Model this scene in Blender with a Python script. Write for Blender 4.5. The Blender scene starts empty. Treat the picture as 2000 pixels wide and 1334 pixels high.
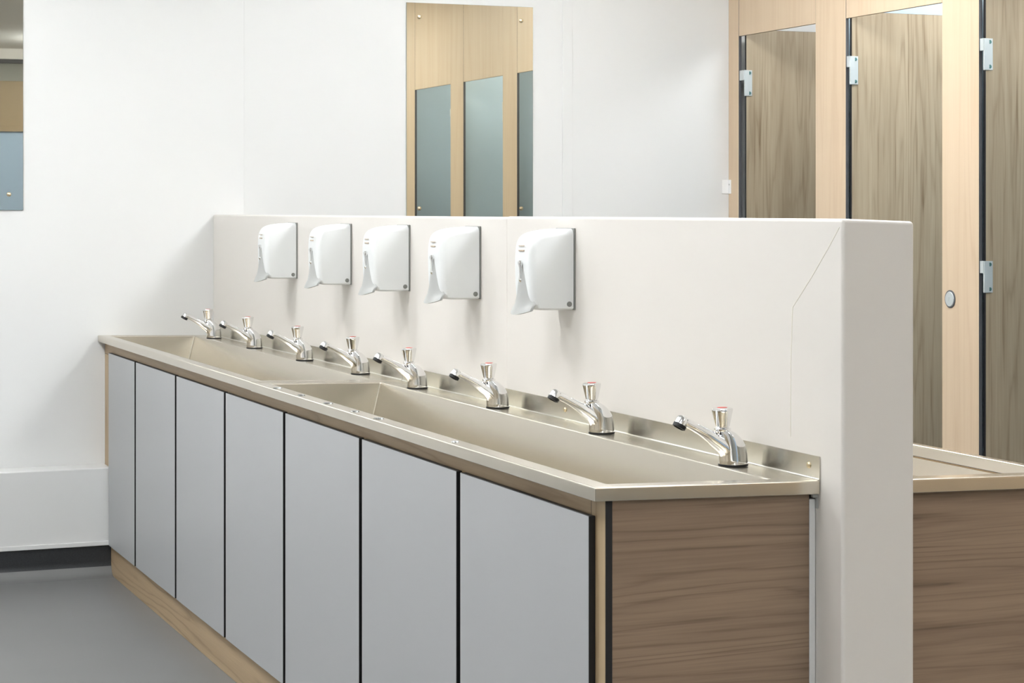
import bpy, bmesh, math, random
from mathutils import Vector, Matrix
random.seed(7)
S = bpy.context.scene
COL = S.collection
H = 1.375                      # eye height; heights measured from the photo's horizon are written H + dz

# ---------------------------------------------------------------- camera, world, lights, exposure
cam = bpy.data.cameras.new('camera'); cam.sensor_width = 36.0; cam.lens = 72.0; cam.shift_y = -0.128
cam.clip_start = 0.05
cam_o = bpy.data.objects.new('camera', cam); COL.objects.link(cam_o)
cam_o.location = (0, 0, H); cam_o.rotation_euler = (math.radians(90), 0, -math.radians(21.8878))
S.camera = cam_o
w = bpy.data.worlds.new('world'); S.world = w; w.use_nodes = True
w.node_tree.nodes['Background'].inputs[0].default_value = (0.9, 0.95, 1, 1)
w.node_tree.nodes['Background'].inputs[1].default_value = 0.05
S.view_settings.view_transform = 'Standard'; S.view_settings.look = 'None'
S.view_settings.exposure = 0.86; S.view_settings.gamma = 1.0; S.view_settings.use_curve_mapping = False
LIGHT_STRENGTH = 13.0
LIGHT_COLOR = (0.945, 0.97, 1.0, 1)
# ceiling panels, with the added fill lights last: (x, y, strength factor, label)
LIGHTS = [
    (0.30, 6.45, 0.84, 'square ceiling light over the left aisle, nearest the back wall'),
    (0.30, 4.95, 0.85, 'square ceiling light over the left aisle, second from the back wall'),
    (0.30, 3.35, 0.75, 'square ceiling light over the left aisle, third from the back wall'),
    (0.30, 1.10, 0.30, 'square ceiling light over the left aisle, above the camera'),
    (3.10, 6.25, 0.90, 'square ceiling light over the right aisle, nearest the back wall'),
    (2.95, 3.75, 1.00, 'square ceiling light over the right aisle, second from the back wall'),
    (3.10, 1.40, 0.35, 'square ceiling light over the right aisle, at the camera end'),
    (0.6, -1.1, 0.95, 'square fill light added behind the camera, left of the rear door'),  # unseen lamp added to brighten the rear end and its ceiling
    (3.1, -1.1, 0.95, 'square fill light added behind the camera, right of the rear door'),  # second added rear fill, kept out of the left mirror's view
    (4.95, 6.45, 0.6, 'square fill light added inside the cubicle row, nearest the back wall'),  # unseen lamp added because the open brown doors came out dark
    (4.95, 4.75, 0.75, 'square fill light added inside the cubicle row, over its middle'),  # added, unseen: lifts the dividers reflected in the middle mirror
    (4.95, 2.35, 0.6, 'square fill light added inside the cubicle row, at the camera end'),  # added fill for the otherwise unlit cubicles at this end
]
ZC = 2.78                      # ceiling
YW = 7.864                     # back wall
XP0, XP1 = 1.8978, 2.0475      # partition faces
XC = 4.168                     # cubicle fronts

# ---------------------------------------------------------------- helpers
def lin(c):
    c /= 255.0
    return c / 12.92 if c <= 0.04045 else ((c + 0.055) / 1.055) ** 2.4
def rgb(r, g, b): return (lin(r), lin(g), lin(b), 1)

def mat(name, col, rough=0.5, metal=0.0, spec=0.5, bump=None, vary=None):
    m = bpy.data.materials.new(name); m.use_nodes = True
    nt = m.node_tree; p = nt.nodes['Principled BSDF']
    p.inputs['Base Color'].default_value = col; p.inputs['Roughness'].default_value = rough
    p.inputs['Metallic'].default_value = metal; p.inputs['Specular IOR Level'].default_value = spec
    if bump or vary:
        tc = nt.nodes.new('ShaderNodeTexCoord')
        n = nt.nodes.new('ShaderNodeTexNoise'); n.inputs['Scale'].default_value = (bump or vary)[0]
        n.inputs['Detail'].default_value = 3
        nt.links.new(tc.outputs['Object'], n.inputs['Vector'])
        if bump:
            b = nt.nodes.new('ShaderNodeBump'); b.inputs['Strength'].default_value = bump[1]; b.inputs['Distance'].default_value = 0.001
            nt.links.new(n.outputs[0], b.inputs['Height']); nt.links.new(b.outputs[0], p.inputs['Normal'])
        if vary:
            mx = nt.nodes.new('ShaderNodeMix'); mx.data_type = 'RGBA'
            k = vary[1]
            mx.inputs['A'].default_value = tuple(c * (1 - k) for c in col[:3]) + (1,)
            mx.inputs['B'].default_value = tuple(min(1, c * (1 + k)) for c in col[:3]) + (1,)
            nt.links.new(n.outputs[0], mx.inputs['Factor']); nt.links.new(mx.outputs['Result'], p.inputs['Base Color'])
    return m

def mnode(nt, op, a, b=None):
    n = nt.nodes.new('ShaderNodeMath'); n.operation = op
    for i, v in enumerate((a, b)):
        if v is None: continue
        if isinstance(v, (int, float)): n.inputs[i].default_value = v
        else: nt.links.new(v, n.inputs[i])
    return n.outputs[0]

def wood(name, light, dark, grain='z', across=5.0, along=0.45, rings=11.0, ring_amt=0.5, fine_amt=0.3, slow_amt=0.3, rough=0.45, seed=0.0, spec=0.35, dash_amt=0.0, wobble=0.7):
    """Printed wood grain: contour rings of a stretched noise, plus fine fibres, running along one axis."""
    m = bpy.data.materials.new(name); m.use_nodes = True
    nt = m.node_tree; p = nt.nodes['Principled BSDF']
    p.inputs['Roughness'].default_value = rough; p.inputs['Specular IOR Level'].default_value = spec
    tc = nt.nodes.new('ShaderNodeTexCoord'); oi = nt.nodes.new('ShaderNodeObjectInfo')
    off = nt.nodes.new('ShaderNodeVectorMath'); off.operation = 'MULTIPLY_ADD'
    nt.links.new(oi.outputs['Random'], off.inputs[0]); off.inputs[1].default_value = (17.3, 11.1, 23.7)
    nt.links.new(tc.outputs['Object'], off.inputs[2])
    ax = 'xyz'.index(grain)
    def mapped(a, c):
        mp = nt.nodes.new('ShaderNodeMapping'); sc = [c, c, c]; sc[ax] = a
        mp.inputs['Scale'].default_value = sc; mp.inputs['Location'].default_value = (seed, seed * 1.7, seed * 0.6)
        nt.links.new(off.outputs[0], mp.inputs['Vector']); return mp.outputs[0]
    def noise(v, detail, dist=0.0):
        n = nt.nodes.new('ShaderNodeTexNoise'); n.inputs['Scale'].default_value = 1.0
        n.inputs['Detail'].default_value = detail; n.inputs['Distortion'].default_value = dist
        nt.links.new(v, n.inputs['Vector']); return n.outputs[0]
    n1 = noise(mapped(along, across), 1.2, 0.25)
    wob = noise(mapped(along * 8, across * 6), 2)
    v = mnode(nt, 'ADD', mnode(nt, 'MULTIPLY', n1, rings), mnode(nt, 'MULTIPLY', wob, wobble))
    fr = mnode(nt, 'FRACT', v)
    rp = nt.nodes.new('ShaderNodeValToRGB'); e = rp.color_ramp.elements
    e[0].position = 0.0; e[0].color = (0.55, 0.55, 0.55, 1); e[1].position = 1.0; e[1].color = (0.5, 0.5, 0.5, 1)
    for pos, val in ((0.12, 0.15), (0.45, 0.0), (0.75, 0.25), (0.92, 1.0)):
        q = e.new(pos); q.color = (val, val, val, 1)
    nt.links.new(fr, rp.inputs[0])
    mask = noise(mapped(along * 0.9, across * 0.8), 1)
    ringv = mnode(nt, 'MULTIPLY', rp.outputs[0], mnode(nt, 'MULTIPLY', mask, 2 * ring_amt))
    fine = mnode(nt, 'MULTIPLY', noise(mapped(5.0, 230.0), 2), fine_amt)
    slow = mnode(nt, 'MULTIPLY', noise(mapped(along * 0.7, across * 2.2), 1), slow_amt * 2)
    t = mnode(nt, 'ADD', mnode(nt, 'ADD', ringv, fine), mnode(nt, 'SUBTRACT', slow, slow_amt * 0.6))
    if dash_amt:
        dn = noise(mapped(along * 5, across * 7), 2)
        dash = mnode(nt, 'MULTIPLY', mnode(nt, 'MAXIMUM', mnode(nt, 'SUBTRACT', dn, 0.60), 0.0), 6 * dash_amt)
        t = mnode(nt, 'ADD', t, dash)
    cl = nt.nodes.new('ShaderNodeClamp'); nt.links.new(t, cl.inputs[0])
    mx = nt.nodes.new('ShaderNodeMix'); mx.data_type = 'RGBA'
    mx.inputs['A'].default_value = light; mx.inputs['B'].default_value = dark
    nt.links.new(cl.outputs[0], mx.inputs['Factor']); nt.links.new(mx.outputs['Result'], p.inputs['Base Color'])
    return m

def steel(name, col, rough, axis, streak=0.06, aniso=0.0):
    """Brushed stainless steel, brush lines along one axis."""
    m = bpy.data.materials.new(name); m.use_nodes = True
    nt = m.node_tree; p = nt.nodes['Principled BSDF']
    p.inputs['Metallic'].default_value = 1; p.inputs['Base Color'].default_value = col
    tc = nt.nodes.new('ShaderNodeTexCoord'); mp = nt.nodes.new('ShaderNodeMapping')
    sc = [150.0] * 3; sc['xyz'.index(axis)] = 2.5
    mp.inputs['Scale'].default_value = sc
    nt.links.new(tc.outputs['Object'], mp.inputs['Vector'])
    n = nt.nodes.new('ShaderNodeTexNoise'); n.inputs['Scale'].default_value = 1; n.inputs['Detail'].default_value = 2
    nt.links.new(mp.outputs[0], n.inputs['Vector'])
    r = mnode(nt, 'ADD', mnode(nt, 'MULTIPLY', n.outputs[0], streak * rough), rough * (1 - streak * 0.5))
    nt.links.new(r, p.inputs['Roughness'])
    if aniso:
        tg = nt.nodes.new('ShaderNodeTangent'); tg.direction_type = 'RADIAL'; tg.axis = 'Z'
        p.inputs['Anisotropic'].default_value = aniso; p.inputs['Anisotropic Rotation'].default_value = 0.25
        nt.links.new(tg.outputs[0], p.inputs['Tangent'])
    return m

def tag(o, label=None, cat=None, group=None, kind=None):
    for k, v in (('label', label), ('category', cat), ('group', group), ('kind', kind)):
        if v: o[k] = v
    return o

def thing(name, label, cat, loc=(0, 0, 0), group=None):
    o = bpy.data.objects.new(name, None); COL.objects.link(o); o.location = loc
    o.empty_display_size = 0.05
    return tag(o, label, cat, group)

def world_origin(o):
    v = Vector((0, 0, 0))
    while o is not None:
        v += Vector(o.location); o = o.parent
    return v

def obj(name, bm, mats, parent=None, origin=None, sharp=35):
    """Links a bmesh written in world coordinates as one mesh object; the origin is the given point (or its parent's)."""
    me = bpy.data.meshes.new(name)
    bmesh.ops.recalc_face_normals(bm, faces=bm.faces[:])
    po = world_origin(parent) if parent else Vector((0, 0, 0))
    og = Vector(origin) if origin is not None else po
    bmesh.ops.translate(bm, verts=bm.verts[:], vec=-og)
    for f in bm.faces: f.smooth = True
    bm.to_mesh(me); bm.free()
    me.set_sharp_from_angle(angle=math.radians(sharp))
    for m in (mats if isinstance(mats, (list, tuple)) else [mats]): me.materials.append(m)
    o = bpy.data.objects.new(name, me); COL.objects.link(o)
    o.location = og - po
    if parent: o.parent = parent
    wn = o.modifiers.new('weighted_normals', 'WEIGHTED_NORMAL'); wn.keep_sharp = True; wn.weight = 90
    return o

def centre(b): return ((b[0] + b[1]) / 2, (b[2] + b[3]) / 2, b[4])

def box(x0, x1, y0, y1, z0, z1, bev=0.0, seg=2, bm=None, mi=0):
    bm2 = bmesh.new()
    vs = [bm2.verts.new((x, y, z)) for x in (x0, x1) for y in (y0, y1) for z in (z0, z1)]
    for q in ((0, 1, 3, 2), (4, 6, 7, 5), (0, 4, 5, 1), (2, 3, 7, 6), (0, 2, 6, 4), (1, 5, 7, 3)):
        bm2.faces.new([vs[i] for i in q])
    bmesh.ops.recalc_face_normals(bm2, faces=bm2.faces[:])
    if bev > 0:
        bmesh.ops.bevel(bm2, geom=bm2.edges[:], offset=bev, segments=seg, profile=0.5, affect='EDGES')
    for f in bm2.faces: f.material_index = mi
    if bm is None: return bm2
    me = bpy.data.meshes.new('tmp'); bm2.to_mesh(me); bm2.free(); bm.from_mesh(me); bpy.data.meshes.remove(me)
    return bm

def board(x0, x1, y0, y1, z0, z1, faces, edge=1, bev=0.0008, face_mi=None):
    """Sheet whose big faces (normal axis 'x' or 'y') carry slot 0 and whose cut edges carry slot 1."""
    bm = box(x0, x1, y0, y1, z0, z1, bev, 1)
    ax = 'xyz'.index(faces)
    for f in bm.faces:
        if abs(f.normal[ax]) < 0.9: f.material_index = edge
        elif face_mi is not None: f.material_index = face_mi[0] if f.normal[ax] < 0 else face_mi[1]
    return bm

def loft(rings, bm=None, cap=(True, True), mi=0):
    """Joins rings (lists of points, same count) into a tube."""
    bm = bm or bmesh.new()
    rs = [[bm.verts.new(p) for p in r] for r in rings]
    n = len(rs[0]); fs = []
    for a, b in zip(rs, rs[1:]):
        for i in range(n):
            fs.append(bm.faces.new((a[i], a[(i + 1) % n], b[(i + 1) % n], b[i])))
    if cap[0]: fs.append(bm.faces.new(rs[0][::-1]))
    if cap[1]: fs.append(bm.faces.new(rs[-1]))
    for f in fs: f.material_index = mi
    return bm

def ring(c, u, v, a, b, n=28, lobes=0, amp=0.0):
    c, u, v = Vector(c), Vector(u).normalized(), Vector(v).normalized()
    out = []
    for i in range(n):
        t = 2 * math.pi * i / n; k = 1 + amp * math.cos(lobes * t)
        out.append(c + u * (a * k * math.cos(t)) + v * (b * k * math.sin(t)))
    return out

def lathe(c, axis, prof, n=24, bm=None, lobes=0, amp=0.0):
    """prof: (radius, distance along axis)."""
    axis = Vector(axis).normalized()
    u = axis.orthogonal().normalized(); v = axis.cross(u)
    rings = [ring(Vector(c) + axis * d, u, v, r, r, n, lobes if r > 0.01 else 0, amp) for r, d in prof]
    return loft(rings, bm)

def copy_tree(o, parent=None):
    c = o.copy(); COL.objects.link(c)
    if parent is not None: c.parent = parent
    for ch in list(o.children): copy_tree(ch, c)
    return c

# ---------------------------------------------------------------- materials
M = {}
M['wall'] = mat('white_wall_cladding', rgb(222, 222, 220), 0.38, spec=0.4)
M['partition'] = mat('cream_partition_sheet', rgb(225, 220, 213), 0.34, spec=0.4)
M['seam'] = mat('seam_shade', rgb(196, 192, 184), 0.6)
M['sealant'] = mat('cream_sealant', rgb(234, 229, 216), 0.5)
M['ceiling'] = mat('ceiling_white', rgb(244, 244, 242), 0.8, bump=(60, 0.1))
M['floor'] = mat('grey_vinyl_floor', rgb(119, 119, 118), 0.42, spec=0.45, vary=(1.6, 0.08))
M['skirt'] = mat('black_speckled_vinyl', rgb(44, 46, 48), 0.4, vary=(420, 0.8))
M['rear_wall'] = mat('grey_rear_wall', rgb(150, 152, 146), 0.6)
M['tan'] = mat('tan_panel', rgb(158, 140, 112), 0.5)
M['door_blue'] = mat('blue_grey_door', rgb(160, 182, 204), 0.5)
M['wood_light'] = wood('pale_ash_laminate', rgb(217, 196, 168), rgb(196, 168, 137), 'z', across=9, along=0.35, rings=7, ring_amt=0.25, fine_amt=0.35, slow_amt=0.16)
M['wood_brown'] = wood('brown_elm_laminate', rgb(186, 171, 146), rgb(126, 108, 84), 'z', across=7.5, along=0.38, rings=13, ring_amt=0.26, fine_amt=0.42, slow_amt=0.22, seed=3.1, dash_amt=0.5, wobble=1.1)
M['wood_end'] = wood('walnut_elm_laminate', rgb(170, 146, 122), rgb(98, 78, 62), 'x', across=8.5, along=0.42, rings=17, ring_amt=0.30, fine_amt=0.40, slow_amt=0.24, seed=1.4, dash_amt=0.4, wobble=1.0)
M['wood_rail'] = wood('oak_fascia_horizontal', rgb(196, 172, 138), rgb(142, 116, 84), 'y', across=8, along=0.5, rings=9, ring_amt=0.4, fine_amt=0.35, slow_amt=0.3, seed=5.0)
M['wood_stile'] = wood('oak_fascia_vertical', rgb(200, 178, 144), rgb(150, 124, 90), 'z', across=8, along=0.5, rings=9, ring_amt=0.4, fine_amt=0.35, slow_amt=0.3, seed=8.0)
M['grey_door'] = mat('grey_laminate', rgb(178, 179, 180), 0.42, spec=0.4)
M['blue_laminate'] = mat('blue_grey_laminate', rgb(176, 194, 204), 0.5, spec=0.3)
M['black_edge'] = mat('black_core_edge', rgb(26, 26, 27), 0.5)
M['dark_edge'] = mat('dark_grey_core_edge', rgb(84, 85, 88), 0.5)
M['steel_basin'] = steel('satin_steel_basin', (0.68, 0.63, 0.54, 1), 0.25, 'y')
M['steel_splash'] = steel('bright_steel_upstand', (0.64, 0.61, 0.54, 1), 0.24, 'z', aniso=0.9)
M['chrome'] = mat('chrome', (0.86, 0.86, 0.86, 1), 0.06, 1.0)
M['screw'] = mat('brass_screw', (0.72, 0.6, 0.4, 1), 0.25, 1.0)
M['alu'] = mat('satin_aluminium', rgb(200, 206, 206), 0.42, 0.35)
M['teal_screw'] = mat('teal_tinted_screw', rgb(92, 132, 130), 0.35, 0.6)
M['mirror'] = mat('mirror_silver', (0.64, 0.63, 0.55, 1), 0.01, 1.0)
M['glass_edge'] = mat('mirror_edge', rgb(150, 160, 150), 0.2)
M['white_plastic'] = mat('white_plastic', rgb(230, 232, 231), 0.32, spec=0.5)
M['grey_plastic'] = mat('grey_plastic', rgb(176, 177, 174), 0.4)
M['mid_plastic'] = mat('mid_grey_plastic', rgb(132, 133, 128), 0.5)
M['window'] = mat('tan_window', rgb(196, 176, 154), 0.3)
M['rubber'] = mat('black_rubber', rgb(18, 18, 18), 0.5)
M['red'] = mat('red_tap_marker', rgb(216, 84, 74), 0.35)
M['white'] = mat('white_enamel', rgb(238, 238, 236), 0.4)
def emit():
    m = bpy.data.materials.new('light_diffuser'); m.use_nodes = True
    p = m.node_tree.nodes['Principled BSDF']; p.inputs['Base Color'].default_value = (0.9, 0.9, 0.9, 1)
    p.inputs['Emission Color'].default_value = LIGHT_COLOR; p.inputs['Emission Strength'].default_value = LIGHT_STRENGTH
    return m
EM = {}
def emit_k(k):
    if k not in EM:
        m = emit(); m.node_tree.nodes['Principled BSDF'].inputs['Emission Strength'].default_value = LIGHT_STRENGTH * k; EM[k] = m
    return EM[k]
def water():
    m = bpy.data.materials.new('water'); m.use_nodes = True
    p = m.node_tree.nodes['Principled BSDF']; p.inputs['Base Color'].default_value = (0.9, 0.95, 1, 1)
    p.inputs['Roughness'].default_value = 0.02; p.inputs['IOR'].default_value = 1.33; p.inputs['Transmission Weight'].default_value = 1
    return m
M['water'] = water()

# ---------------------------------------------------------------- the setting
X0, X1R, Y0 = -1.6, 5.75, -2.45
def struct(name, bm, m, **k): return tag(obj(name, bm, m, **k), kind='structure')
struct('floor', box(X0 - .1, X1R + .1, Y0 - .1, YW + .1, -0.1, 0), M['floor'])
struct('ceiling', box(X0 - .1, X1R + .1, Y0 - .1, YW + .1, ZC, ZC + .1), M['ceiling'])
struct('wall_back', box(X0 - .1, X1R + .1, YW, YW + .1, 0, ZC), M['wall'])
struct('wall_left', box(X0 - .1, X0, Y0, YW, 0, ZC), M['wall'])
struct('wall_right', box(X1R, X1R + .1, Y0, YW, 0, ZC), M['wall'])
struct('wall_rear', box(X0 - .1, X1R + .1, Y0 - .1, Y0, 0, ZC), M['rear_wall'])
struct('trim_1', box(3.385, 3.432, YW - 0.003, YW, 0, ZC, 0.001, 1), M['wall'])
struct('trim_2', box(2.024, 2.030, YW - 0.0012, YW, 0, ZC), M['wall'])
# ceiling/rear wall dark trim and door, seen in the left mirror
struct('trim_3', box(1.2, 4.1, Y0, Y0 + .03, 2.655, 2.69), M['dark_edge'])
struct('trim_4', box(1.2, 4.1, Y0, Y0 + .04, 2.69, ZC), M['ceiling'])
d = struct('door_1', box(1.95, 3.05, Y0, Y0 + .045, 0, 2.06, .003, 1), M['door_blue'])
f = bmesh.new()
box(1.90, 1.95, Y0, Y0 + .07, 0, 2.11, bm=f); box(3.05, 3.10, Y0, Y0 + .07, 0, 2.11, bm=f); box(1.95, 3.05, Y0, Y0 + .07, 2.06, 2.11, bm=f)
obj('door_frame', f, M['tan'], d)
obj('transom_panel', box(1.95, 3.05, Y0, Y0 + .03, 2.11, 2.5, .003, 1), M['tan'], d)

# pipe boxing along the foot of the back wall, with the coved skirting below
YB = 7.733
pb = thing('pipe_boxing', 'long white boxed-in pipe casing along the foot of the back wall', 'boxing', (0, YB, 0.1))
obj('casing', box(X0, 1.4775, YB, YW - .0005, 0.125, 0.406, .006, 3), M['wall'], pb)
obj('bottom_bead', box(X0, 1.4775, YB - .006, YB + .01, 0.113, 0.130, .003, 2), M['wall'], pb)
bm = bmesh.new()                                     # cove: vertical skirting curling out on the floor
prof = [(YB + .02, 0.0), (YB + .02, 0.112), (YB + .004, 0.112), (YB + .004, 0.055)]
for i in range(1, 9):
    t = i / 8 * math.pi / 2
    prof.append((YB + .004 - .05 * (1 - math.cos(t)), 0.055 - .0535 * math.sin(t)))
prof += [(YB - .060, 0.0)]
n = len(prof)
a = [bm.verts.new((X0, y, z)) for y, z in prof]; b = [bm.verts.new((1.4775, y, z)) for y, z in prof]
for i in range(n):
    fc = bm.faces.new((a[i], a[(i + 1) % n], b[(i + 1) % n], b[i]))
    fc.material_index = 1 if i >= 5 and i < n - 1 else 0
bm.faces.new(a); bm.faces.new(b[::-1])
struct('baseboard_back', bm, [M['skirt'], M['floor']])

# ---------------------------------------------------------------- low partition
pt = thing('partition_screen', 'white half-height partition standing behind the steel wash troughs', 'partition', (1.97, 5.5, 0))
YE, YJ = 3.152, 4.7615
def tilt_top(bm, zt, k):
    for v in bm.verts:
        if v.co.z > zt - 0.05: v.co.z -= k * (v.co.x - XP0)
    return bm
obj('end_section', tilt_top(box(XP0, XP1, YE, YJ, 0, H - .0145, .007, 3), 1.36, 0.035), M['partition'], pt)
obj('rear_section', tilt_top(box(XP0 + .0022, XP1 - .002, YJ + .0012, YW - .0005, 0, H - .0170, .006, 3), 1.36, 0.0), M['partition'], pt)
# sealed diagonal joint on the near section
bm = bmesh.new()
pts = [(3.1625, H - .03), (3.20, H - .067), (3.26, H - .122), (3.3287, H - .18), (3.335, H - .28), (3.336, H - .42)]
rows = []
for (y, z), wd in zip(pts, (.003, .003, .0028, .0022, .0015, .0010)):
    rows.append([(XP0 + .001, y - wd, z), (XP0 - .0007, y - wd * .4, z), (XP0 - .0007, y + wd * .4, z), (XP0 + .001, y + wd, z)])
loft(rows, bm)
obj('sealed_joint', bm, M['sealant'], pt)

# ---------------------------------------------------------------- cabinets below the troughs
def cabinet(root, sx, xs, y0, y1, yd0, doors, zt):
    """sx=+1: front faces -x (left side of the partition); xs maps distance behind the fascia front to world x."""
    def bx(a, b, *r, **k):
        lo, hi = sorted((xs(a), xs(b))); return board(lo, hi, *r, **k)
    # fascia frame: rails and stiles of 13 mm sheet with black cut edges
    for nm, a, b, c, e, m in (('top_rail', y0 + .0605, y1, 0.828, zt, 'wood_rail'), ('plinth', y0 + .0605, y1, 0, 0.130, 'wood_rail'),
                              ('stile', y0, y0 + .06, 0, zt, 'wood_stile'), ('stile', yd0, y1, 0.1305, 0.8275, 'wood_stile')):
        obj(nm, bx(0, .013, a, b, c, e, 'x', bev=.0006), [M[m], M['black_edge']], root)
    lo, hi = sorted((xs(.0135), xs(.0265 + .38)))
    obj('end_panel', board(lo, hi, y0 + .002, y0 + .015, 0, zt, 'y', bev=.0005), [M['wood_end'], M['black_edge']], root)
    lo, hi = sorted((xs(.0268 + .38), xs(.0265 + .3925)))
    obj('edge_trim', box(lo, hi, y0 + .001, y0 + .016, 0, zt - .02, .001, 1), M['white'], root)
    lo, hi = sorted((xs(.0135), xs(.021)))
    obj('backing_board', box(lo, hi, y0 + .016, y1, .01, .79), M['black_edge'], root)
    for a, b in doors:
        lo, hi = sorted((xs(-.013), xs(-.0003)))
        obj('door', board(lo, hi, a, b, 0.1135, 0.8385, 'x', bev=.0009), [M['grey_door'], M['black_edge']], root)
cab = thing('vanity_cabinet', 'long wood-effect cabinet with seven grey doors under the front wash troughs', 'cabinet', (1.478, 5.5, 0))
seams = [3.285, 3.9426, 4.6028, 5.2684, 5.9179, 6.5755, 7.2252, 7.722]
g = .0110
doors = [(seams[i] + (g if i else 0), seams[i + 1] - (g if i < 6 else 0)) for i in range(7)]
cabinet(cab, 1, lambda t: 1.478 + t, 3.243, YW - .0005, 7.66, doors, 0.8715)
rc = thing('vanity_cabinet', 'wood-effect cabinet on the far side of the partition, under the right-hand trough', 'cabinet', (2.435, 5.5, 0))
cabinet(rc, -1, lambda t: 2.435 - t * .97, 3.245, YW - .0005, 7.66, doors, 0.852)

# ---------------------------------------------------------------- steel wash troughs
def trough(root, fx, y0, y1, ztop, slope, end_lip=True, bx0=.043, bx1=.366, wid=.4465, splash=True, lip=.0245, depth=.19, fs=.028, bs=.045, es=.010):
    """fx maps distance from the front lip to world x. Rim, basin and lips are one pressed sheet."""
    zt = lambda t: ztop - slope * t
    def loop(a0, a1, b0, b1, dz, rad):
        pts = []
        for (ct, cy, st) in ((a0 + rad, b0 + rad, 180), (a1 - rad, b0 + rad, 270), (a1 - rad, b1 - rad, 0), (a0 + rad, b1 - rad, 90)):
            for k in range(6):
                an = math.radians(st + 18 * k)
                t, y = ct + rad * math.cos(an), cy + rad * math.sin(an)
                pts.append((fx(t), y, zt(t) + dz))
        return pts
    e = .042
    rings = [loop(.012, wid, y0 + .012, y1, -lip, .001), loop(.0006, wid, y0 + .0006, y1, -lip, .002), loop(0, wid, y0, y1, -lip + .0008, .002), loop(0, wid, y0, y1, -.0032, .002)]
    for k in (1, 2, 3, 4):                            # rounded outer edge
        an = k / 4 * math.pi / 2; i_ = .003 * (1 - math.cos(an)); rings.append(loop(i_, wid, y0 + i_, y1 - i_ * .5, -.003 + .003 * math.sin(an), .002 + i_ * .3))
    for k in range(5):                                # rounded edge into the basin
        an = k / 4 * math.pi / 2; i_ = -.004 + .004 * math.sin(an); rings.append(loop(bx0 + i_, bx1 - i_, y0 + e + i_, y1 - e - i_, -.004 * (1 - math.cos(an)), .0035))
    for q in (.5, .93, .965, .985, 1.0):              # sloping walls, then the rounded floor
        i_ = {.5: .5, .93: .93, .965: 1.03, .985: 1.16, 1.0: 1.4}[q]
        rings.append(loop(bx0 + fs * i_, bx1 - bs * i_, y0 + e + es * i_ + .01 * (i_ > 1), y1 - e - es * i_ - .01 * (i_ > 1), -depth * q, .004 + .012 * (i_ > 1)))
    bm = loft(rings, cap=(False, True))
    obj('basin', bm, M['steel_basin'], root, sharp=40)
    if splash:
        zd = zt(wid - .004)
        pr = [(wid + .0008, zd - .0004), (wid + .0008, zd + .0425), (wid + .0002, zd + .0430), (wid - .0010, zd + .0430), (wid - .0015, zd + .0425)]
        for k in range(6):                            # folded foot running out onto the tap deck
            an = k / 5 * math.pi / 2; pr.append((wid - .0015 - .0045 * (1 - math.cos(an)), zd + .0047 - .0045 * math.sin(an)))
        pr.append((wid - .0060, zd - .0004))
        sp = obj('splashback', loft([[(fx(t), y, z) for t, z in pr] for y in (y0 + .0005, y1 - .0005)]), M['steel_splash'], root)
        return sp
def splash_screws(sp, x, ys, z):
    for y in ys:
        obj('screw', lathe((x + .0005, y, z), (-1, 0, 0), [(.0058, 0), (.0058, .0014), (.0042, .0034), (.001, .0038)], 14), M['screw'], sp)
YT0, YT1, YT2 = 3.2268, 5.5605, YW - .0008
ZT = H - .4782
t1 = thing('wash_trough', 'stainless steel wash trough nearer the camera, its end lip open beside the partition edge', 'wash trough', (1.45, 4.4, ZT), 'stainless wash troughs along the partition')
sp = trough(t1, lambda t: 1.45 + t, YT0, YT1, ZT, .022)
splash_screws(sp, 1.8949, (3.2646, 4.3843), H - .4645)
t2 = thing('wash_trough', 'stainless steel wash trough farther from the camera, running up to the back wall', 'wash trough', (1.45, 6.7, ZT), 'stainless wash troughs along the partition')
sp = trough(t2, lambda t: 1.4512 + t, YT1 + .001, YT2, ZT + .001, .022, wid=.4453)
rt = thing('wash_trough', 'stainless steel wash trough on the right, beyond the partition end', 'wash trough', (2.46, 5.5, H - .495), 'stainless wash troughs along the partition')
trough(rt, lambda t: 2.46 - t, YT0, YT1, H - .5025, -.020, wid=2.46 - XP1 - .0008, bx0=.025, bx1=.33, splash=False, lip=.0255, fs=.115, depth=.20)
# small angle bracket under the end lip
br = thing('angle_bracket', 'small grey angle bracket under the trough lip against the partition', 'bracket', (1.889, 3.238, .855))
bm = bmesh.new(); box(1.8865, 1.8972, 3.234, 3.2415, .8555, .8618, .0006, 1, bm=bm); box(1.8952, 1.8972, 3.234, 3.2415, .835, .8562, .0006, 1, bm=bm)
obj('plate', bm, M['grey_plastic'], br)

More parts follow.
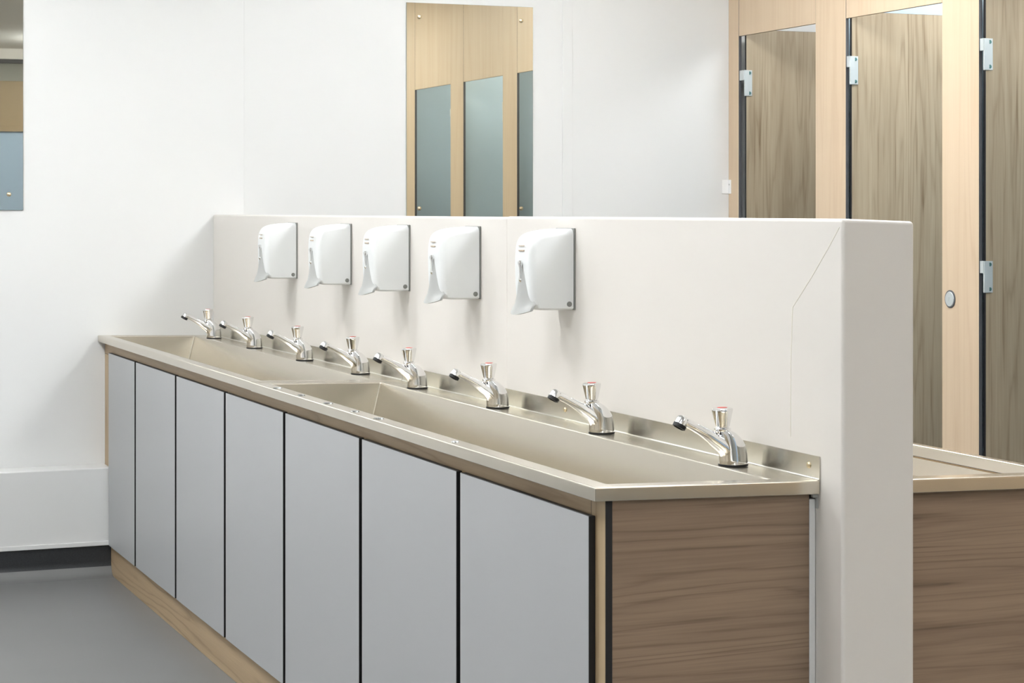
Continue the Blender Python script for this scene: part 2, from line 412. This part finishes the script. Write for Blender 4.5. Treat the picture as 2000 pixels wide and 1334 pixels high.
# ---------------------------------------------------------------- taps
def make_tap(label, group):
    r = thing('push_tap', label, 'tap', (0, 0, 0), group)
    P = lambda f, z, y=0.0: Vector((-f, y, z))
    def fr(a):                                   # ring frame tilted by a (radians) in the forward/up plane
        return Vector((-math.cos(a), 0, math.sin(a))), Vector((0, 1, 0))
    obj('gasket', lathe((0, 0, 0.0005), (0, 0, 1), [(.0285, 0), (.0288, .001), (.0285, .003)], 32), M['rubber'], r)
    rings = []
    for f, z, a_, ra, rb in ((0, .003, 0, .0270, .0270), (0, .0045, 0, .0280, .0280), (0, .012, 0, .0279, .0276), (.0004, .024, .0, .0276, .0268),
                             (.0014, .034, .06, .0272, .0262), (.0032, .044, .16, .0266, .0256), (.0062, .054, .26, .0252, .0242),
                             (.0098, .0615, .30, .0226, .0218), (.0138, .0668, .30, .0190, .0188), (.0182, .0700, .26, .0150, .0152), (.0215, .0710, .15, .0128, .0130)):
        u, v = fr(a_); rings.append(ring(P(f, z), u, v, ra, rb, 36))
    body = obj('body', loft(rings), M['chrome'], r, sharp=60)
    sp = [(0, .0035, .0270, .0268), (.0010, .012, .0268, .0262), (.0045, .021, .0240, .0244), (.0115, .0300, .0205, .0222), (.0205, .0378, .0168, .0196), (.0300, .0444, .0150, .0174), (.0400, .0510, .0136, .0154), (.050, .0582, .0118, .0128),
          (.063, .0660, .0104, .0116), (.076, .0733, .0094, .0108), (.088, .0795, .0090, .0104), (.098, .0845, .0092, .0106), (.107, .0880, .0088, .0102)]
    rings = []
    for i, (f, z, ra, rb) in enumerate(sp):
        a_, b_ = sp[max(0, i - 1)], sp[min(len(sp) - 1, i + 1)]
        d = (P(b_[0], b_[1]) - P(a_[0], a_[1])).normalized()
        up = d.cross(Vector((0, 1, 0))).normalized()
        rings.append(ring(P(f, z), up, (0, 1, 0), ra, rb, 28))
    obj('spout', loft(rings), M['chrome'], r, sharp=60)
    ax = Vector((-.50, 0, -.866))
    c = P(.1045, .0968)
    nz = obj('nozzle', lathe(c, ax, [(.0035, -.0012), (.0085, 0), (.0108, .0028), (.0120, .0075), (.0124, .0160)], 28), M['chrome'], r, sharp=60)
    obj('aerator', lathe(c + ax * .0158, ax, [(.0124, 0), (.0130, .0008), (.0130, .0072), (.0100, .0082), (.0094, .004)], 28), M['rubber'], nz)
    # push button head
    ka = Vector((-.02, 0, 1)).normalized(); kc = P(.0228, .0700)
    obj('collar', lathe(kc, ka, [(.0150, -.003), (.0162, .0), (.0160, .0022), (.0128, .0034), (.0118, .0062), (.0118, .010)], 28), M['chrome'], r, sharp=50)
    kn = obj('button', lathe(kc, ka, [(.0120, .0060), (.0136, .0062), (.0150, .0120), (.0172, .0220), (.0194, .0315), (.0204, .0360), (.0206, .0385), (.0196, .0405), (.0165, .0412), (.0125, .0416)], 48, lobes=8, amp=.016), M['chrome'], r, sharp=45)
    obj('red_marker', lathe(kc, ka, [(.0100, .0405), (.0100, .0418), (.0088, .0422), (.004, .0424)], 24), M['red'], kn)
    return r
XT = 1.8478
TAPS = [(3.4675, 'nearest the camera on the near trough'), (4.0747, 'second from the camera on the near trough'),
        (4.6940, 'third from the camera on the near trough'), (5.2942, 'farthest from the camera on the near trough, by the joint'),
        (5.8053, 'on the far trough, just past the joint'), (6.3991, 'second past the joint on the far trough'),
        (7.0330, 'next to last before the back wall, on the far trough'), (7.6323, 'closest to the back wall, in the far corner')]
tap0 = None
for y, where in TAPS:
    lb = 'chrome push tap ' + where
    if tap0 is None: tap0 = make_tap(lb, 'chrome taps along the troughs'); tp = tap0
    else: tp = copy_tree(tap0); tp['label'] = lb
    tp.location = (XT, y, ZT - .022 * (XT - 1.45) + (.0003 if y < YT1 else .0014))

# ---------------------------------------------------------------- soap dispensers
def make_dispenser(label, group):
    r = thing('soap_dispenser', label, 'soap dispenser', (0, 0, 0), group)
    W = .106
    obj('back_plate', box(-.0045, -.0002, -.0015, W + .0015, .001, .1895, .0015, 2), M['mid_plastic'], r)
    # side outline from the bottom at the back, over the front, to the top at the back; the ends are rounded in by shrinking it
    key = [(.005, .0005), (.060, .0005), (.088, .0010), (.099, .0035), (.1055, .0100), (.1085, .022), (.1102, .040), (.1116, .060), (.1124, .085), (.1128, .110),
           (.1124, .130), (.1108, .147), (.1070, .1605), (.1000, .1710), (.0890, .1780), (.0720, .1828), (.0500, .1860), (.0250, .1878), (.005, .1885)]
    prof = []
    for p, q in zip(key, key[1:]):
        prof += [p, ((p[0] + q[0]) / 2, (p[1] + q[1]) / 2)]
    prof.append(key[-1])
    for _ in range(2):
        prof = [prof[0]] + [tuple((prof[i - 1][k] + 2 * prof[i][k] + prof[i + 1][k]) / 4 for k in (0, 1)) for i in range(1, len(prof) - 1)] + [prof[-1]]
    nrm = []
    for i in range(len(prof)):
        p, q = prof[max(0, i - 1)], prof[min(len(prof) - 1, i + 1)]
        dx, dz = q[0] - p[0], q[1] - p[1]; L = math.hypot(dx, dz); nrm.append((-dz / L, dx / L))
    R = .016
    def slice_(t, y):                              # t = shrink
        return [(-(f + n_[0] * t * (1 if 0 < i < len(prof) - 1 else 0)), y, z + n_[1] * t * (.35 if z < .003 else 1)) for i, ((f, z), n_) in enumerate(zip(prof, nrm))]
    rows = []
    for k in range(8):
        t = k / 7 * math.pi / 2
        rows.append(slice_(R * (1 - math.sin(t)), R * (1 - math.cos(t))))
    rows += [[(x, W - y, z) for x, y, z in r_] for r_ in rows[::-1]]
    obj('housing', loft(rows), M['white_plastic'], r, sharp=60)
    # push lever: grey tongue widening and flaring out towards the bottom
    bm = bmesh.new(); rows = []
    for z, hw0, f, bow in ((.116, .010, .1125, .002), (.104, .019, .1145, .003), (.085, .031, .1160, .005), (.060, .044, .1180, .007), (.035, .054, .1205, .009), (.015, .060, .1245, .010), (.003, .0625, .1300, .010), (-.010, .0635, .1345, .009)):
        hw = hw0 * W / .124
        front = [(-f + bow * (2 * s) ** 2 * 2.2, W / 2 + 2 * s * hw, z + .010 * (2 * s) ** 2 * (1 if z < .01 else 0)) for s in [i / 10 - .5 for i in range(11)]]
        back = [(x + .007, y, zz) for x, y, zz in front[::-1]]
        rows.append(front + back)
    loft(rows, bm)
    lv = obj('push_lever', bm, M['grey_plastic'], r, sharp=50)
    obj('pivot', lathe((-.1175, W / 2 - .004, .112), (.02, .0, -1), [(.002, -.003), (.0055, 0), (.006, .004), (.0036, .012), (.0036, .036), (.0052, .042), (.002, .047)], 16), M['chrome'], lv)
    obj('sight_window', box(-.1142, -.112, W / 2 - .016, W / 2 + .016, .136, .1395, .0005, 1), M['window'], r)
    obj('sight_window', box(-.1142, -.112, W / 2 - .016, W / 2 + .016, .148, .150, .0004, 1), M['window'], r)
    obj('key_lock', lathe((-.0155, .0005, .0145), (0, -1, 0), [(.0062, 0), (.0062, .0016), (.005, .0022), (.001, .0022)], 20), M['mid_plastic'], r)
    return r
DISP = [(4.3307, 'nearest the camera, right of the partition joint'), (4.9439, 'second from the camera, left of the partition joint'),
        (5.5036, 'in the middle of the row of five'), (6.0560, 'fourth from the camera on the partition'), (6.6649, 'farthest from the camera on the partition')]
d0 = None
for y, where in DISP:
    lb = 'white lever soap dispenser ' + where
    if d0 is None: d0 = make_dispenser(lb, 'soap dispensers in a row on the partition'); o = d0
    else: o = copy_tree(d0); o['label'] = lb
    o.location = (XP0 if y < YJ else XP0 + .0022, y, H - .2305)

# ---------------------------------------------------------------- water on the rim
DROPS = [(1.468, 4.95 + .40, .013, .012, 'small water drop on the front rim, nearest the trough joint'),
         (1.469, 5.12, .010, .014, 'small water drop on the front rim, second from the trough joint'),
         (1.468, 4.88, .013, .014, 'small water drop on the front rim, third from the trough joint'),
         (1.469, 4.66, .011, .013, 'small water drop on the front rim, fourth from the trough joint'),
         (1.469, 4.48, .013, .013, 'small water drop on the front rim, fifth from the trough joint'),
         (1.468, 3.97, .008, .009, 'lone water drop on the front rim, closest to the camera')]
for x, y, a_, b_, lb in DROPS:
    zr = ZT - .022 * (x - 1.45)
    rs = []
    for k, hh in ((1.0, .0002), (.93, .0012), (.7, .0023), (.35, .0029), (.05, .0031)):
        rs.append(ring((x, y, zr + hh), (1, 0, 0), (0, 1, 0), a_ * k, b_ * k, 20, 3, .10 * k))
    tag(obj('water_drop', loft(rs), M['water'], origin=(x, y, zr)), lb, 'water drop', 'water drops on the front rim')

# ---------------------------------------------------------------- mirrors on the back wall
def wall_mirror(x0, x1, z0, z1, label):
    r = thing('wall_mirror', label, 'mirror', ((x0 + x1) / 2, YW, z0))
    bm = box(x0, x1, YW - .0062, YW - .0004, z0, z1, .0008, 1)
    for f_ in bm.faces:
        if f_.normal.y > -.9: f_.material_index = 1
    obj('glass', bm, [M['mirror'], M['glass_edge']], r)
    for x in (x0 + .055, x1 - .053):
        for z in (z0 + .060, z1 - .058):
            obj('screw', lathe((x, YW - .0062, z), (0, -1, 0), [(.0085, 0), (.0085, .002), (.006, .005), (.0015, .006)], 16), M['screw'], r)
wall_mirror(2.6964, 3.2511, H - .052, H + .8435, 'tall frameless mirror in the middle of the back wall reflecting cubicle doors')
wall_mirror(1.1696 - .555, 1.1696, H + .0005, H + .896, 'frameless mirror at the left edge of the photo on the back wall')

# ---------------------------------------------------------------- toilet cubicles
TH = .0135
ZH = H + .7455                  # underside of the headers
OPEN = [(7.771, 7.127), (6.897, 6.238), (6.012, 5.415), (5.205, 4.585), (4.370, 3.728), (3.505, 2.865), (2.64, 2.0)]
WHERE = ['next to the back wall', 'second from the back wall', 'third from the back wall', 'fourth from the back wall, seen in the mirror',
         'fifth from the back wall, seen in the mirror', 'sixth from the back wall', 'seventh from the back wall']
GP, GH, GD, GV = 'cubicle pilasters', 'cubicle headers', 'cubicle doors', 'cubicle dividers'
# pilasters: first the strip by the wall, then one between each pair of openings
edges = [YW - .0006] + [v for ab in OPEN for v in ab] + [Y0 + .0006]
ORD = ['first', 'second', 'third', 'fourth', 'fifth', 'sixth', 'seventh', 'last']
for i in range(len(OPEN) + 1):
    y1, y0 = edges[2 * i], edges[2 * i + 1]
    lb = ('narrow pale wood cubicle pilaster in the corner by the back wall' if i == 0 else
          'pale wood cubicle pilaster between the %s and %s openings from the back wall' % (ORD[i - 1], ORD[i]) if i < len(OPEN) else
          'wide pale wood end panel closing the cubicle row behind the camera')
    pr = thing('pilaster', lb, 'cubicle panel', (XC, (y0 + y1) / 2, 0), GP)
    obj('panel', board(XC, XC + TH, y0, y1, 0, ZC - .0005, 'x', bev=.0006), [M['wood_light'], M['dark_edge']], pr, origin=(XC, y0, 0))
    if 1 <= i <= 7:
        dy, dz = y1 - .052, H - .3155
        lk = obj('release_disc', lathe((XC, dy, dz), (-1, 0, 0), [(.0275, 0), (.0275, .003), (.0255, .0055), (.0245, .0052), (.002, .0055)], 32), M['alu'], pr)
        obj('disc_ring', lathe((XC + .0004, dy, dz), (-1, 0, 0), [(.0318, 0), (.0318, .0030), (.0304, .0042), (.027, .0042)], 32), M['dark_edge'], lk)
        obj('coin_slot', box(XC - .0072, XC - .0052, dy - .0012, dy + .0012, dz - .008, dz + .008, .0003, 1), M['alu'], lk)
bk = thing('wall_bracket', 'small white angle bracket fixing the corner pilaster to the back wall', 'bracket', (XC, YW, H + .1))
bm = bmesh.new(); box(XC - .004, XC - .0003, YW - .026, YW - .0005, H + .072, H + .132, .001, 1, bm=bm); box(XC - .034, XC - .004, YW - .004, YW - .0005, H + .072, H + .132, .001, 1, bm=bm)
obj('plate', bm, M['white'], bk)
obj('screw', lathe((XC - .004, YW - .014, H + .112), (-1, 0, 0), [(.004, 0), (.004, .001), (.001, .0018)], 12), M['grey_plastic'], bk)

def make_door(y_hinge, y_lock, label, gap=.0145):
    """Door swung open into the cubicle, square to the front; hinged on the jamb nearest the back wall."""
    wd = y_hinge - y_lock
    r = thing('cubicle_door', label, 'door', (XC, y_hinge, 0), GD)
    ys = y_hinge - gap                               # face towards the camera end of the room
    x0 = XC + TH + .004
    lf = obj('leaf', board(x0, x0 + wd + .02, ys, ys + TH, .15, H + .772, 'y', bev=.0008, face_mi=(0, 2)), [M['wood_brown'], M['black_edge'], M['blue_laminate']], r, origin=(x0, ys, .15))
    for zc in (H + .5435, H - .2310):
        bm = bmesh.new()
        box(x0 + .0005, x0 + .027, ys - .0042, ys - .0003, zc - .055, zc + .055, .0010, 2, bm=bm)     # plate on the leaf
        box(x0 - .011, x0 + .010, ys - .0085, ys - .0006, zc - .055, zc + .055, .0012, 2, bm=bm)      # raised cover
        box(XC + .003, x0 - .001, ys - .0060, y_hinge - .0003, zc + .012, zc + .055, .0010, 1, bm=bm) # arm to the pilaster edge
        hg = obj('hinge', bm, M['alu'], r)
        for dz in (-.043, .043):
            obj('screw', lathe((x0 + .0145, ys - .0042, zc + dz), (0, -1, 0), [(.0068, 0), (.0068, .0014), (.005, .0030), (.001, .0032)], 16), M['teal_screw'], hg)
    return r
for i, (a_, b_) in enumerate(OPEN):
    if i < 7:
        hd = thing('header_panel', 'pale wood panel above the cubicle opening ' + WHERE[i], 'cubicle panel', (XC, (a_ + b_) / 2, ZH), GH)
        obj('panel', board(XC + .0004, XC + TH, b_ + .0012, a_ - .0012, ZH, ZC - .0005, 'x', bev=.0006), [M['wood_light'], M['tan']], hd, origin=(XC, b_, ZH))
    if i < 7:
        make_door(a_, b_, 'brown wood-effect cubicle door standing open, ' + WHERE[i], .034 if i == 0 else .0145)
    if i < 6:
        yd = (OPEN[i][1] + OPEN[i + 1][0]) / 2
        dv = thing('divider_panel', 'blue-grey cubicle divider between the %s and %s openings from the back wall' % (ORD[i], ORD[i + 1]), 'cubicle panel', (XC, yd, 0), GV)
        obj('panel', board(XC + TH + .0005, X1R - .0008, yd - .007, yd + .007, .12, H + .86, 'y', bev=.0008, face_mi=(0, 0)), [M['blue_laminate'], M['black_edge']], dv)
        for xx in (4.35, 5.55):
            obj('foot', lathe((xx, yd, 0.0004), (0, 0, 1), [(.022, 0), (.022, .004), (.009, .007), (.009, .122)], 16), M['alu'], dv)
# ---------------------------------------------------------------- ceiling lights and added fills
for x, y, k, lb in LIGHTS:
    r = thing('ceiling_light', lb, 'ceiling light', (x, y, ZC))
    s = .30
    obj('diffuser', box(x - s, x + s, y - s, y + s, ZC - .16, ZC - .10, .006, 2), emit_k(k), r)
    for a_ in (-.2, .2):
        for b_ in (-.2, .2):
            obj('hanger', lathe((x + a_, y + b_, ZC - .1), (0, 0, 1), [(.003, -.002), (.003, .0985), (.018, .0985), (.018, .0996)], 10), M['white'], r)
